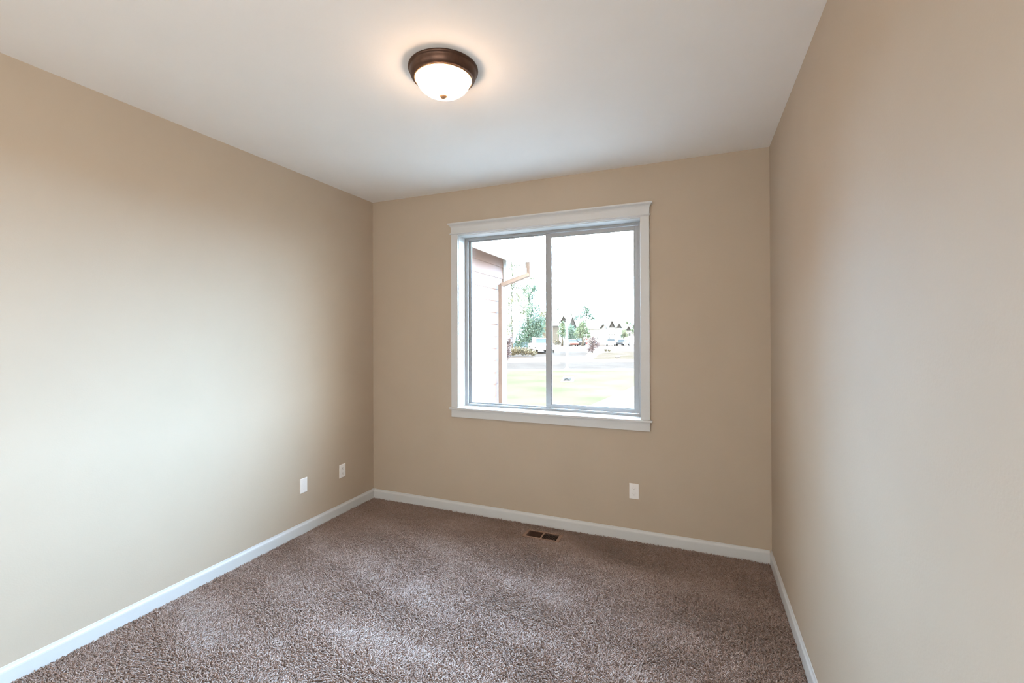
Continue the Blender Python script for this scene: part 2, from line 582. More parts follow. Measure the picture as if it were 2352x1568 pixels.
def window_unit():
    root = empty('window_1', (0, 0, 0))
    structure(root, 'white vinyl sliding window with two panes in the far wall', 'window')
    ya = YB + .115
    f = MB()
    # room-side flange of the frame, then the deeper channel behind it
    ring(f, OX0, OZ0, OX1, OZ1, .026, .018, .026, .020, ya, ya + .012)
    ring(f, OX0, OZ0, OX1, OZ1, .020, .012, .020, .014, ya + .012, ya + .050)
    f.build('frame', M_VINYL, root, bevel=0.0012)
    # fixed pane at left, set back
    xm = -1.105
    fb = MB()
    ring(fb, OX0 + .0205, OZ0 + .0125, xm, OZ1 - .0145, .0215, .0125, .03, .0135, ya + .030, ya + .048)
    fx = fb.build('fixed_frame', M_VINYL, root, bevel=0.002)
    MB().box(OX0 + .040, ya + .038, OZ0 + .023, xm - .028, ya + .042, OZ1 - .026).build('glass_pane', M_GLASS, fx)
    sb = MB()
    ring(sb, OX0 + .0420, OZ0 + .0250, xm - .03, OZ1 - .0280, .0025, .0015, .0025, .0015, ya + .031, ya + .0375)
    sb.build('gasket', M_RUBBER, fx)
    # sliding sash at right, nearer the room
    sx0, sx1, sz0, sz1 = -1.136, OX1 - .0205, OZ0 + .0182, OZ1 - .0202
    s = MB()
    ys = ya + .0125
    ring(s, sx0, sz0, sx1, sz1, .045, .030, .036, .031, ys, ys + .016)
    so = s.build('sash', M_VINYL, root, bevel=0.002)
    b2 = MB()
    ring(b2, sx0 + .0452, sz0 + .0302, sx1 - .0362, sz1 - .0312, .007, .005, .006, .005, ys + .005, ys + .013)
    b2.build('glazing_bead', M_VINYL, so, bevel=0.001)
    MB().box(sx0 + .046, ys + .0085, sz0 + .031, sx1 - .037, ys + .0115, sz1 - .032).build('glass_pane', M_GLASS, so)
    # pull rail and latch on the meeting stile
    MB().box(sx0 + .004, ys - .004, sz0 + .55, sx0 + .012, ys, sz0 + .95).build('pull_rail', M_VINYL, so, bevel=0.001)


window_trim()
window_unit()

# ------------------------------------------------------------------ ceiling light
def ceiling_light():
    root = empty('ceiling_light', (-1.075, 1.80, ZC))
    tag(root, 'round flush ceiling light with bronze rim and lit frosted bowl', 'ceiling light')
    MB().lathe([(0.0, -.0005), (0.150, -.0005), (0.1600, -.001), (0.1605, -.006), (0.1590, -.010), (0.1545, -.0115), (0.1530, -.014), (0.1525, -.022),
                (0.1500, -.032), (0.1455, -.041), (0.1400, -.0465), (0.1360, -.0485), (0.1330, -.0485), (0.1300, -.046), (0.1290, -.040), (0.1280, -.020), (0.0, -.018)], n=72).build('rim', M_BRONZE, root)
    MB().lathe([(0.1335, -.0480), (0.1335, -.0505), (0.1315, -.0525), (0.1290, -.0525), (0.1265, -.0505), (0.1265, -.0470)], n=72).build('bead_ring', M_COPPER, root)
    pr = []
    R, dep = 0.1245, 0.076
    for i in range(19):
        a = i / 18 * math.pi / 2
        pr.append((max(R * math.cos(a) ** 0.92, 0.0005), -.046 - dep * math.sin(a) ** 1.05))
    MB().lathe(pr, n=72).build('glass_bowl', M_BOWL, root)
    z = -.046 - dep
    MB().lathe([(0.0005, z + .003), (0.0150, z + .002), (0.0170, z - .001), (0.0168, z - .004), (0.0145, z - .008), (0.0105, z - .012), (0.0060, z - .0145), (0.0005, z - .0155)], n=32).build('finial', M_COPPER, root)


ceiling_light()

# ------------------------------------------------------------------ wall plates
def plate_base(root, w=.070, h=.112):
    """plate in local xz plane, wall at y=0, room toward -y"""
    v, f = [], []
    lay = [(w / 2, h / 2, 0), (w / 2, h / 2, -.0025), (w / 2 - .004, h / 2 - .004, -.0055)]
    for a, b, y in lay:
        v += [(-a, y, -b), (a, y, -b), (a, y, b), (-a, y, b)]
    for j in range(2):
        for i in range(4):
            f.append((j * 4 + i, j * 4 + (i + 1) % 4, (j + 1) * 4 + (i + 1) % 4, (j + 1) * 4 + i))
    f.append((8, 9, 10, 11))
    f.append((0, 1, 2, 3))
    return MB().add(v, f).build('cover_plate', M_PLATE, root, bevel=0.0012)


def outlet(loc, rz, label):
    root = empty('wall_outlet', loc, rz)
    tag(root, label, 'outlet', 'duplex wall outlets')
    plate_base(root)
    for s in (1, -1):
        zc = s * .0195
        pts = []
        for i in range(32):
            a = 2 * math.pi * i / 32
            x, z = .0172 * math.cos(a), .0172 * math.sin(a)
            pts.append((x, zc + max(-.0137, min(.0137, z))))
        r = MB().prism(pts, -.0074, -.0054, 'y').build('receptacle', M_PLATE, root)
        sl = MB()
        sl.box(-.0075, -.0076, zc - .0005, -.0055, -.0073, zc + .0085).box(.0055, -.0076, zc + .0005, .0075, -.0073, zc + .0075)
        sl.build('slots', M_SLOT, r)
        hp = [(.0026 * math.cos(2 * math.pi * i / 12), zc - .0065 + .0026 * math.sin(2 * math.pi * i / 12)) for i in range(12)]
        MB().prism(hp, -.0076, -.0073, 'y').build('ground_hole', M_SLOT, r)
    sc_ = [(.0032 * math.cos(2 * math.pi * i / 14), .0032 * math.sin(2 * math.pi * i / 14)) for i in range(14)]
    MB().prism(sc_, -.0066, -.0054, 'y').build('screw', M_PLATE, root)
    return root


outlet((-0.4225, YB, 0.3665), 0, 'white duplex outlet low on the far wall right of the floor register')
outlet((XL, 2.979, 0.3645), math.pi / 2, 'white duplex outlet on left wall, nearer the corner than the blank plate')
root = empty('blank_plate', (XL, 2.5715, 0.3675), math.pi / 2)
tag(root, 'blank white cover plate on the left wall, farther from the corner', 'wall plate')
plate_base(root)
for s in (1, -1):
    scr = [(.003 * math.cos(2 * math.pi * i / 14), s * .030 + .003 * math.sin(2 * math.pi * i / 14)) for i in range(14)]
    MB().prism(scr, -.0062, -.0054, 'y').build('screw', M_PLATE, root)


# ------------------------------------------------------------------ outdoors
# the street runs square to the direction the camera faces; u = right, d = ahead, z up
UX, UY = math.cos(YAW), math.sin(YAW)


def gz(d):
    """the street level falls away gently beyond the side street"""
    return GROUND if d < 48 else GROUND - (d - 48) * 0.0145


def gp(px, d, z=None):
    """point at distance d ahead and the sideways offset seen at picture column px"""
    z = gz(d) if z is None else z
    u = (px - 1176) / F_PX * d
    return (u * UX - d * UY, u * UY + d * UX, z)


def dist(py, z=GROUND):
    """distance ahead at which level z shows at picture row py"""
    return (CAM_H - z) * F_PX / (py - 766.5)


def hz(py, d):
    return CAM_H + (766.5 - py) / F_PX * d


M_LAWN = mat('pale_lawn', (0.0485, 0.0493, 0.0276), 0.95, col2=(0.0672, 0.0530, 0.0393), scale=0.55, detail=8, spec=0.0)
M_DRY = mat('dry_lawn', (0.0426, 0.0338, 0.0222), 0.95, col2=(0.0649, 0.0497, 0.0406), scale=0.5, detail=8, spec=0.0)
M_ROAD = mat('asphalt', (0.0491, 0.0406, 0.0354), 0.9, var=0.12, scale=0.8, detail=6, spec=0.0)
M_CONC = mat('concrete', (0.0788, 0.0626, 0.0530), 0.9, var=0.08, scale=2.0, detail=6, spec=0.0)
M_BOUNCE = mat('pale_bounce_concrete', (0.1722, 0.1697, 0.1640), 0.9, var=0.05, scale=2, detail=5, spec=0.0)
M_PALEC = mat('pale_precast_concrete', (0.30, 0.29, 0.28), 0.9, var=0.06, scale=6, spec=0.0)
M_SIDING = mat('taupe_lap_siding', (0.2155, 0.1305, 0.0998), 0.7, var=0.05, scale=2.5)
M_CORNER = mat('pale_taupe_trim', (0.2500, 0.2100, 0.1800), 0.6, var=0.04, scale=4)
M_SPOUT = mat('taupe_downspout', (0.1753, 0.1221, 0.0995), 0.5, var=0.05, scale=6)
M_FASCIA = mat('white_fascia', (0.7488, 0.7488, 0.7392), 0.6, var=0.02, scale=4)
M_ROOF = mat('grey_shingles', (0.0752, 0.0752, 0.0773), 0.9, var=0.2, scale=6)
M_ROOF2 = mat('pale_shingles', (0.1000, 0.0980, 0.0920), 0.9, var=0.15, scale=6)
M_HW = mat('cream_house_wall', (0.3564, 0.3485, 0.3247), 0.8, var=0.04, scale=2)
M_HT = mat('taupe_house_wall', (0.0850, 0.0750, 0.0620), 0.8, var=0.06, scale=2)
M_GABLE = mat('dark_gable_shingle', (0.0358, 0.0334, 0.0334), 0.85, var=0.15, scale=8)
M_PANE = mat('dark_house_window', (0.0278, 0.0358, 0.0396), 0.2, var=0.1)
M_BARK = mat('grey_bark', (0.0910, 0.0780, 0.0585), 0.9, var=0.25, scale=6)
M_LPALE = mat('pale_green_leaves', (0.1007, 0.1327, 0.0832), 0.7, col2=(0.2850, 0.2950, 0.2010), scale=1.2, transl=0.1, detail=6)
M_LTEAL = mat('blue_green_needles', (0.0610, 0.1143, 0.0856), 0.7, col2=(0.1342, 0.2116, 0.1662), scale=1.4, transl=0.08, detail=6)
M_LMID = mat('mid_green_leaves', (0.0699, 0.1143, 0.0684), 0.7, col2=(0.1661, 0.2142, 0.1369), scale=1.3, transl=0.08, detail=6)
M_LRED = mat('plum_red_leaves', (0.0808, 0.0479, 0.0542), 0.7, col2=(0.1525, 0.1196, 0.1211), scale=1.6, transl=0.08, detail=6)
M_LYEL = mat('yellow_green_leaves', (0.0750, 0.0690, 0.0225), 0.7, col2=(0.1350, 0.1200, 0.0525), scale=1.4, transl=0.1, detail=6)
M_STRAW = mat('straw_grass', (0.0774, 0.0683, 0.0420), 0.9, col2=(0.1547, 0.1319, 0.0840), scale=2.0, transl=0.1, detail=6)
M_CARGLASS = mat('bluish_car_glass', (0.0225, 0.0315, 0.0405), 0.6, var=0.05, spec=0.1)
M_CARW = mat('white_car_paint', (0.5280, 0.5376, 0.5472), 0.25, var=0.02, spec=0.6)
M_CARB = mat('blue_car_paint', (0.0792, 0.1188, 0.1742), 0.25, var=0.04, spec=0.6)
M_CARD = mat('dark_car_paint', (0.0238, 0.0262, 0.0317), 0.25, var=0.1, spec=0.6)
M_CARR = mat('red_car_paint', (0.1742, 0.0278, 0.0199), 0.3, var=0.05, spec=0.6)
M_TYRE = mat('black_tyre', (0.0120, 0.0120, 0.0127), 0.8, var=0.1)
M_POLE = mat('pale_pole', (0.4032, 0.4032, 0.3936), 0.6, var=0.05, scale=3)
M_SIGNW = mat('white_sign', (0.5000, 0.4800, 0.5000), 0.5, var=0.02)
M_SIGNR = mat('red_sign', (0.2059, 0.0238, 0.0278), 0.5, var=0.04)
M_SIGNG = mat('green_sign', (0.1584, 0.2692, 0.2060), 0.5, var=0.04)
M_ROCK = mat('grey_stone', (0.1030, 0.0950, 0.0871), 0.9, var=0.2, scale=3)
M_IRON = mat('dark_iron', (0.0158, 0.0158, 0.0158), 0.7, var=0.2)


def ground_poly(name, pts, z, m, label, cat):
    v = [(p[0], p[1], z) for p in pts] + [(p[0], p[1], z - 0.04) for p in pts]
    n = len(pts)
    f = [tuple(range(n))] + [(i, n + i, n + (i + 1) % n, (i + 1) % n) for i in range(n)]
    return structure(MB().add(v, f).build(name, m), label, cat)


R_ = [0]


def strip(name, d0, d1, u0, u1, z, m, label, cat):
    q = lambda u, d: (u * UX - d * UY, u * UY + d * UX)
    return ground_poly(name, [q(u0, d0), q(u1, d0), q(u1, d1), q(u0, d1)], z, m, label, cat)


strip('lawn', -2, 23.1, -30, 34, GROUND, M_LAWN, 'pale sunlit front lawn outside the window', 'lawn')
strip('sidewalk', 23.1, 24.5, -60, 60, GROUND + .006, M_CONC, 'pale concrete kerb strip between lawn and street', 'pavement')
strip('street', 24.5, 30.0, -70, 70, GROUND - .004, M_ROAD, 'asphalt street crossing behind the front lawn', 'road')
strip('far_ground', 30.0, 48, -150, 150, GROUND, M_CONC, 'bright paved ground beyond the street', 'ground')
q = lambda u, d: (u * UX - d * UY, u * UY + d * UX)
v = []
for d_ in (48, 260):
    for u_ in (-250, 250):
        v.append((*q(u_, d_), gz(d_)))
structure(MB().add(v + [(a, b, c - .05) for a, b, c in v], [(0, 1, 3, 2), (4, 5, 7, 6), (0, 1, 5, 4), (1, 3, 7, 5), (3, 2, 6, 7), (2, 0, 4, 6)]).build('falling_ground', M_CONC),
          'pale ground falling away towards the far houses', 'ground')
ground_poly('side_street', [gp(1150, 37), gp(1344, 38.5), gp(1350, 45), gp(1335, 47.5), gp(1150, 46.5)], GROUND + .005, M_ROAD, 'asphalt side street leading off beside the trees', 'road')
ground_poly('far_lawn', [gp(1362, 33.5), gp(1600, 33), gp(1600, 47.5), gp(1395, 47.5), gp(1376, 42)], GROUND + .005, M_DRY, 'dry pale lawn across the street', 'lawn')
ground_poly('bounce_slab', [(-2.9, YB + WT + .02), (3.2, YB + WT + .02), (3.2, 8.6), (-1.2, 8.6), (-2.9, 6.9)], GROUND + .05, M_BOUNCE, 'unseen pale slab added under the window to bounce daylight indoors', 'bounce_slab')  # added out of view below the sill, bounces daylight up to the ceiling
ground_poly('driveway', [gp(1330, 11.3), gp(1375, 12.6), gp(1420, 14.3), gp(1460, 16.6), gp(1560, 20), gp(1700, 20), gp(1700, 10), gp(1330, 8)], GROUND + .012, M_CONC, 'pale concrete driveway at the right edge of the lawn', 'driveway')



# ---- garage wing of this house, left of the window
def wing():
    xw, y0, y1 = -2.95, YB + WT + .02, 6.92
    root = empty('garage_wing', (0, 0, 0))
    tag(root, 'taupe lap sided wing of this house seen left through the window', 'house wing')
    ex, zt, zw = 0.188, 2.72, 2.86
    b = MB()
    z = GROUND
    while z < zw:
        z2 = min(z + ex, zw)
        b.prism([(xw - .03, z), (xw + .016, z), (xw + .004, z2 + .02), (xw - .03, z2 + .02)], y0, y1 - .13, 'y')
        z += ex
    b.build('lap_siding', M_SIDING, root)
    MB().box(xw - 5.0, y0, GROUND, xw - .03, y1 - .03, zw).build('wall_core', M_SIDING, root)
    MB().box(xw - .03, y1 - .13, GROUND, xw + .025, y1, zw).box(xw - .12, y1 - .03, GROUND, xw - .03, y1, zw).build('corner_board', M_CORNER, root, bevel=.003)
    ov, ye = 0.40, 7.36
    # soffit, fascia, roof slab
    MB().prism([(xw - .03, zw + .0), (xw + ov - .025, zt - .085), (xw + ov - .025, zt - .065), (xw - .03, zw + .02)], y0, ye, 'y').build('soffit', M_FASCIA, root)
    MB().box(xw + ov - .025, y0, zt - .12, xw + ov, ye, zt + .08).build('fascia', M_FASCIA, root, bevel=.003)
    sl = 0.42
    MB().prism([(xw + ov + .06, zt + .075), (xw + ov + .06, zt + .105), (xw - 2.6, zt + .105 + sl * 3.06), (xw - 2.6, zt + .075 + sl * 3.06)], y0, ye + .03, 'y').build('roof', M_ROOF, root)
    # K-style gutter with its end cap
    xg = xw + ov
    gpf = [(xg + .002, zt - .045), (xg + .075, zt - .045), (xg + .085, zt - .02), (xg + .10, zt + .03), (xg + .12, zt + .055), (xg + .12, zt + .07), (xg + .114, zt + .07), (xg + .112, zt + .056),
           (xg + .094, zt + .034), (xg + .08, zt - .015), (xg + .072, zt - .039), (xg + .008, zt - .039), (xg + .008, zt + .07), (xg + .002, zt + .07)]
    MB().prism([(xg - .002, zt - .13), (xg - .002, zt + .02), (xw - 2.6, zt + .02 + sl * 3.0), (xw - 2.6, zt - .13 + sl * 3.0)], ye + .001, ye + .035, 'y').build('rake_board', M_SPOUT, root)
    gt = MB().prism(gpf, y0, ye, 'y').build('gutter', M_FASCIA, root)
    MB().prism([(xg + .002, zt - .045), (xg + .075, zt - .045), (xg + .085, zt - .02), (xg + .12, zt + .055), (xg + .12, zt + .07), (xg + .002, zt + .07)], ye, ye + .004, 'y').build('end_cap', M_FASCIA, gt)
    # rectangular downspout: outlet, offset back to the wall, run down the corner
    hw, hd = .031, .048
    path = [(xg + .045, 6.86, zt - .03), (xg + .045, 6.86, zt - .24), (xw + .075, 6.57, zt - .43), (xw + .075, 6.57, GROUND + .12), (xw + .30, 6.57, GROUND + .04)]
    d = MB()
    for (p, q) in zip(path[:-1], path[1:]):
        p, q = Vector(p), Vector(q)
        t = (q - p).normalized()
        p2, q2 = p - t * .012, q + t * .012
        a = Vector((0, 1, 0))
        a = (a - t * a.dot(t)).normalized()
        c = t.cross(a)
        v = []
        for e in (p2, q2):
            for s1, s2 in ((-1, -1), (1, -1), (1, 1), (-1, 1)):
                v.append(e + a * hd * s1 + c * hw * s2)
        d.add(v, [(0, 1, 2, 3), (4, 5, 6, 7), (0, 1, 5, 4), (1, 2, 6, 5), (2, 3, 7, 6), (3, 0, 4, 7)])
    d.build('downspout', M_SPOUT, root, bevel=.004)


wing()


# ---- trees and shrubs: leaf clouds over trunks and limbs
def leaves(blobs, size, dens, shape=2.4):
    """blobs: (centre, radii); small folded leaf sprays"""
    V, Fc = [], []
    for c, r in blobs:
        area = 4 * math.pi * ((r[0] * r[2]) + (r[0] * r[1]) + (r[1] * r[2])) / 3
        n = int(dens * area / (size * size)) + 6
        dr = rng.normal(0, 1, (n, 3))
        dr /= np.linalg.norm(dr, axis=1)[:, None]
        rad = rng.uniform(0, 1, n) ** (1 / shape)
        lump = 1 + 0.16 * np.sin(dr[:, 0] * 7 + c[0]) * np.sin(dr[:, 2] * 6 + c[1]) + 0.10 * np.sin(dr[:, 1] * 11 + dr[:, 2] * 9)
        P = np.array(c) + dr * (rad * lump)[:, None] * np.array(r)
        a = rng.normal(0, 1, (n, 3))
        a /= np.linalg.norm(a, axis=1)[:, None]
        b = np.cross(a, rng.normal(0, 1, (n, 3)))
        b /= np.linalg.norm(b, axis=1)[:, None]
        nn = np.cross(a, b)
        s = (size * rng.uniform(0.55, 1.25, n))[:, None]
        k = len(V) * 0
        quad = np.stack([P - a * s * .6, P + b * s * .33 + nn * s * .12, P + a * s * .6, P - b * s * .33 + nn * s * .12], 1)
        V.append(quad.reshape(-1, 3))
    V = np.concatenate(V)
    n = len(V) // 4
    return V, n


def leaf_object(name, V, n, m, parent):
    me = bpy.data.meshes.new(name)
    idx = np.arange(n)[:, None] * 4 + np.array([[0, 1, 2, 0, 2, 3]])
    me.vertices.add(len(V))
    me.vertices.foreach_set('co', V.astype(np.float32).ravel())
    me.loops.add(idx.size)
    me.loops.foreach_set('vertex_index', idx.astype(np.int32).ravel())
    me.polygons.add(n * 2)
    me.polygons.foreach_set('loop_start', (np.arange(n * 2) * 3).astype(np.int32))
    me.update(calc_edges=True)
    me.materials.append(m)
    o = bpy.data.objects.new(name, me)
    COL.objects.link(o)
    o.parent = parent
    return o


def tree(name, label, cat, px, d, blobs, m, size, dens=1.0, trunk_r=0.12, group=None, base=GROUND, shape=2.4, lean=0.0):
    """blobs: (column, row, half width, half height) as seen; turned into clumps with true size and depth"""
    x, y, z = gp(px, d, base)
    root = empty(name, (x, y, z), YAW)
    tag(root, label, cat, group)
    s = d / F_PX
    bl = []
    for i, (bx, by, rx, rz) in enumerate(blobs):
        off = (0.0 if i == 0 else random.uniform(-.5, .5) * rx * s)
        bl.append((((bx - px) * s, off, hz(by, d) - base), (rx * s, rx * s * 0.9, rz * s)))
    V, n = leaves(bl, size, dens * 2.3, shape)
    V[:, 2] = np.maximum(V[:, 2], 0.02)
    leaf_object('foliage', V, n, m, root)
    if trunk_r:
        top = max(b[0][2] + b[1][2] * .45 for b in bl)
        t = MB()
        pts = [(math.sin(k * 1.7) * trunk_r * .5 + lean * k / 6, math.cos(k * 1.3) * trunk_r * .4, top * k / 6 - (0.05 if k == 0 else 0)) for k in range(7)]
        t.tube(pts, [trunk_r * (1.15 - .15 * k) for k in range(7)], 8)
        for c, r in bl:
            k = max(1, min(5, int(6 * max(0.1, (c[2] - r[2] * .7)) / top)))
            p0 = Vector(pts[k])
            p1 = Vector(c)
            mid = (p0 + p1) / 2 + Vector((0, 0, .12 * (p1 - p0).length))
            if (p1 - p0).length > .2:
                t.tube([p0, mid, p1], [trunk_r * .45, trunk_r * .3, trunk_r * .1], 6)
        t.build('trunk', M_BARK, root)
    return root


def T(name, label, cat, px, d, blobs, m, spx=3.2, dens=1.2, trunk_r=0.12, shape=2.4):
    return tree(name, label, cat, px, d, blobs, m, spx * d / F_PX, dens, trunk_r, {'tree': 'trees seen through the window', 'shrub': 'clipped shrubs on the far lawn', 'bush': 'bushes seen through the window'}.get(cat), gz(d), shape)


T('birch_tree', 'tall pale loosely leaved tree just right of the house wing', 'tree', 1176, 41,
  [(1180, 655, 22, 34), (1170, 700, 18, 40), (1193, 690, 20, 34), (1176, 610, 16, 24), (1194, 604, 16, 16), (1206, 664, 16, 22), (1172, 748, 17, 26), (1222, 640, 10, 8), (1204, 715, 16, 25), (1165, 765, 12, 22)],
  M_LPALE, 3.4, .62, .06, 1.9)
T('spruce_tree', 'dense blue-green tree above the parked cars at left', 'tree', 1214, 49,
  [(1216, 752, 26, 34), (1231, 762, 19, 26), (1203, 772, 20, 26), (1222, 712, 20, 26), (1216, 675, 15, 22), (1190, 786, 13, 18), (1241, 742, 12, 18), (1228, 662, 9, 12)],
  M_LTEAL, 3.4, 1.25, .2, 2.4)
T('ash_tree', 'pale green tree partly hidden by the window mullion', 'tree', 1250, 66,
  [(1250, 728, 12, 15), (1243, 718, 9, 10), (1262, 737, 12, 14), (1252, 752, 12, 14)], M_LPALE, 3.4, 1.1, .15)
T('plum_bush', 'reddish bush beside the corner of the house wing', 'bush', 1164, 33,
  [(1163, 793, 11, 20), (1171, 780, 9, 13), (1159, 815, 10, 13), (1168, 812, 7, 12)], M_LRED, 3.2, 1.0, .04)
T('grass_hedge', 'low straggly straw coloured hedge in front of the parked cars', 'hedge', 1200, 37.5,
  [(1186, 805, 12, 9), (1200, 806, 11, 9), (1212, 808, 11, 8), (1224, 811, 9, 6), (1178, 809, 9, 8)], M_STRAW, 3.2, 1.3, 0)
T('golden_bush', 'yellow-green bush behind the white parked car', 'bush', 1250, 55,
  [(1248, 781, 9, 10), (1254, 795, 9, 10), (1243, 775, 6, 6)], M_LYEL, 3.2, 1.3, .05)
# in front of and behind the far houses
T('cone_tree', 'rounded green tree in front of the taupe house, left of the white pole', 'tree', 1291, 98,
  [(1291, 755, 8.5, 14), (1288, 765, 9, 11), (1296, 764, 7, 12), (1293, 744, 5, 7)], M_LMID, 3.0, 1.3, .2)
T('dark_tree', 'dark green tree just right of the white pole', 'tree', 1313, 101,
  [(1312, 758, 8, 14), (1309, 772, 9, 13), (1319, 768, 9, 15), (1306, 780, 6, 8), (1315, 783, 8, 8)], M_LTEAL, 3.0, 1.4, .2)
T('round_tree', 'large rounded green tree in the middle of the right pane', 'tree', 1338, 96,
  [(1337, 755, 13, 15), (1330, 766, 12, 14), (1346, 766, 10, 12), (1339, 744, 8, 9), (1352, 772, 6, 8)], M_LMID, 3.0, 1.4, .25)
T('tall_tree', 'tall blue-green tree rising behind the far roofs', 'tree', 1346, 160,
  [(1346, 718, 13, 14), (1356, 727, 10, 10), (1333, 726, 9, 9), (1343, 706, 6, 7), (1322, 731, 7, 5), (1364, 732, 6, 5), (1351, 712, 6, 8)], M_LTEAL, 2.8, .95, .4, 2.0)
T('sparse_tree', 'thin sparse tree behind the taupe house roof at left', 'tree', 1282, 150,
  [(1281, 709, 8, 8), (1288, 717, 7, 5), (1275, 720, 6, 5)], M_LTEAL, 2.6, .45, .3, 1.6)
T('thin_tree', 'thin pale tree behind the roofs, just right of the white pole', 'tree', 1313, 155,
  [(1310, 719, 4, 9), (1317, 725, 7, 6)], M_LTEAL, 2.6, .6, .3, 1.6)
T('far_tree', 'distant pale tree above the right hand roofs', 'tree', 1441, 170,
  [(1441, 742, 9, 5), (1447, 746, 6, 4)], M_LMID, 2.8, .9, .3)
T('yard_tree', 'pale tree standing before the right hand house', 'tree', 1434, 106,
  [(1433, 764, 7, 9), (1438, 770, 6, 6), (1431, 773, 5, 5)], M_LPALE, 2.8, 1.4, .15)
T('edge_tree', 'green tree at the right edge of the right pane', 'tree', 1458, 103,
  [(1456, 757, 7, 13), (1463, 757, 8, 14), (1459, 747, 6, 7)], M_LMID, 2.8, 1.2, .2)
T('plum_sapling', 'small plum red tree on the lawn across the street', 'tree', 1361, 45,
  [(1360, 795, 11, 9), (1366, 786, 10, 8), (1357, 803, 8, 6), (1372, 793, 6, 7), (1355, 783, 7, 7), (1362, 777, 6, 5)], M_LRED, 3.0, .8, .035, 2.0)
T('clipped_shrub', 'left of two small rounded shrubs on the far lawn', 'shrub', 1391, 47, [(1391, 804.5, 3.6, 3.2)], M_STRAW, 2.2, 1.6, 0)
T('clipped_shrub', 'right of two small rounded shrubs on the far lawn', 'shrub', 1399, 47, [(1399, 805.5, 3.4, 2.8)], M_STRAW, 2.2, 1.6, 0)
T('low_bush', 'straw coloured bush at the foot of the taupe house', 'bush', 1281, 98, [(1284, 786, 5, 5), (1278, 785, 5, 6)], M_STRAW, 2.8, 1.4, 0)


# ---- houses across the street
def house(name, label, px0, px1, d, eave, ridge, base_row, wall, roof, depth=9.0, gables=(), wins=(), doors=(), hip=False, porch=None):
    s = d / F_PX
    pc = (px0 + px1) / 2
    x, y, _ = gp(pc, d)
    zb = gz(d)
    root = empty(name, (x, y, zb), YAW)
    tag(root, label, 'house', 'houses across the street')
    lx = lambda p: (p - pc) * s
    lz = lambda r: hz(r, d) - zb
    ze, zr = lz(eave), lz(ridge)
    MB().box(lx(px0), 0, -.05, lx(px1), depth, ze).build('wall', wall, root)
    ov = .45
    a, b = lx(px0) - ov, lx(px1) + ov
    k = (ov * (zr - ze) / (depth / 2))
    rp = [(-ov, ze - .08), (-ov, ze + .12), (depth / 2, zr + .1), (depth + ov, ze + .12), (depth + ov, ze - .08), (depth / 2, zr - .1)]
    if hip:
        t = (b - a) * .22
        v = [(a, -ov, ze), (b, -ov, ze), (b, depth + ov, ze), (a, depth + ov, ze), (a + t, depth / 2, zr), (b - t, depth / 2, zr)]
        MB().add(v, [(0, 1, 2, 3), (0, 1, 5, 4), (1, 2, 5), (2, 3, 4, 5), (3, 0, 4)]).build('roof', roof, root)
    else:
        rb = MB().prism(rp, a, b, 'x')
        rb.build('roof', roof, root)
        MB().prism([(0, ze), (depth / 2, zr - .12), (depth, ze)], lx(px0), lx(px1), 'x').build('gable_wall', wall, root)
    MB().box(a, -ov - .02, ze - .12, b, -ov + .02, ze + .06).build('eave_board', M_GABLE if wall is M_HT else M_FASCIA, root)
    for (g0, g1, gt, gb) in gables:                    # front gables: columns, peak row, foot row
        gx0, gx1, gz1, gz0 = lx(g0), lx(g1), lz(gt), lz(gb)
        gm = (gx0 + gx1) / 2
        MB().prism([(gx0, gz0), (gx1, gz0), (gm, gz1)], -ov - .7, depth * .45, 'y').build('gable_face', M_GABLE, root)
        th = .16
        r2 = MB()
        for sx in (gx0, gx1):
            e = .25 if sx > gm else -.25
            r2.prism([(gm, gz1), (gm, gz1 + th * 1.4), (sx + e, gz0 - .1 + th), (sx + e, gz0 - .1)], -ov - .95, depth * .45, 'y')
        r2.build('gable_roof', roof, root)
    for (w0, w1, t_, b_) in wins:
        fr = MB()
        ring(fr, lx(w0) - .08, lz(b_) - .08, lx(w1) + .08, lz(t_) + .08, .08, .08, .08, .08, -.05, -.001)
        fo = fr.build('window_frame', M_FASCIA, root)
        MB().box(lx(w0), -.03, lz(b_), lx(w1), -.001, lz(t_)).build('pane', M_PANE, fo)
    for (w0, w1, t_, mdoor) in doors:
        MB().box(lx(w0), -.06, -.04, lx(w1), -.001, lz(t_)).build('garage_door' if (w1 - w0) > 20 else 'door', mdoor, root, bevel=.01)
    if porch:
        p0, p1, t_, n = porch
        MB().box(lx(p0), -2.2, lz(t_), lx(p1), -.01, lz(t_) + .3).build('porch_roof', M_FASCIA, root)
        for i in range(n):
            cx = lx(p0) + .15 + (lx(p1) - lx(p0) - .3) * i / (n - 1)
            MB().box(cx - .12, -2.1, -.04, cx + .12, -1.86, lz(t_)).build('porch_post', M_FASCIA, root)
    return root


house('taupe_house', 'taupe house with pale grey roof at the left of the right pane', 1222, 1285, 112, 749, 729, 0, M_HT, M_ROOF2,
      gables=[(1288, 1299, 727, 739)], wins=[(1259, 1265, 760, 772)])
house('gabled_house', 'house with dark pointed gable behind the green trees', 1300, 1334, 132, 751, 735, 0, M_HT, M_ROOF2,
      gables=[(1308, 1320, 728, 750)], wins=[(1322, 1328, 762, 772)])
house('long_house', 'long low pale house with wide garage right of the green trees', 1346, 1392, 118, 755, 739, 0, M_HW, M_ROOF2,
      wins=[(1364.5, 1367.5, 775.5, 778.5), (1371.5, 1374.5, 775.5, 778.5)], doors=[(1377, 1391, 769, M_FASCIA)])
house('porch_house', 'pale house with columned front porch and dark pointed gables', 1399, 1419, 104, 754, 743, 0, M_HW, M_ROOF2,
      gables=[(1398, 1408, 738, 753), (1415, 1423, 744, 754)], wins=[(1400, 1402.5, 773, 783), (1406, 1410, 772, 779)], porch=(1397, 1415, 767, 4))
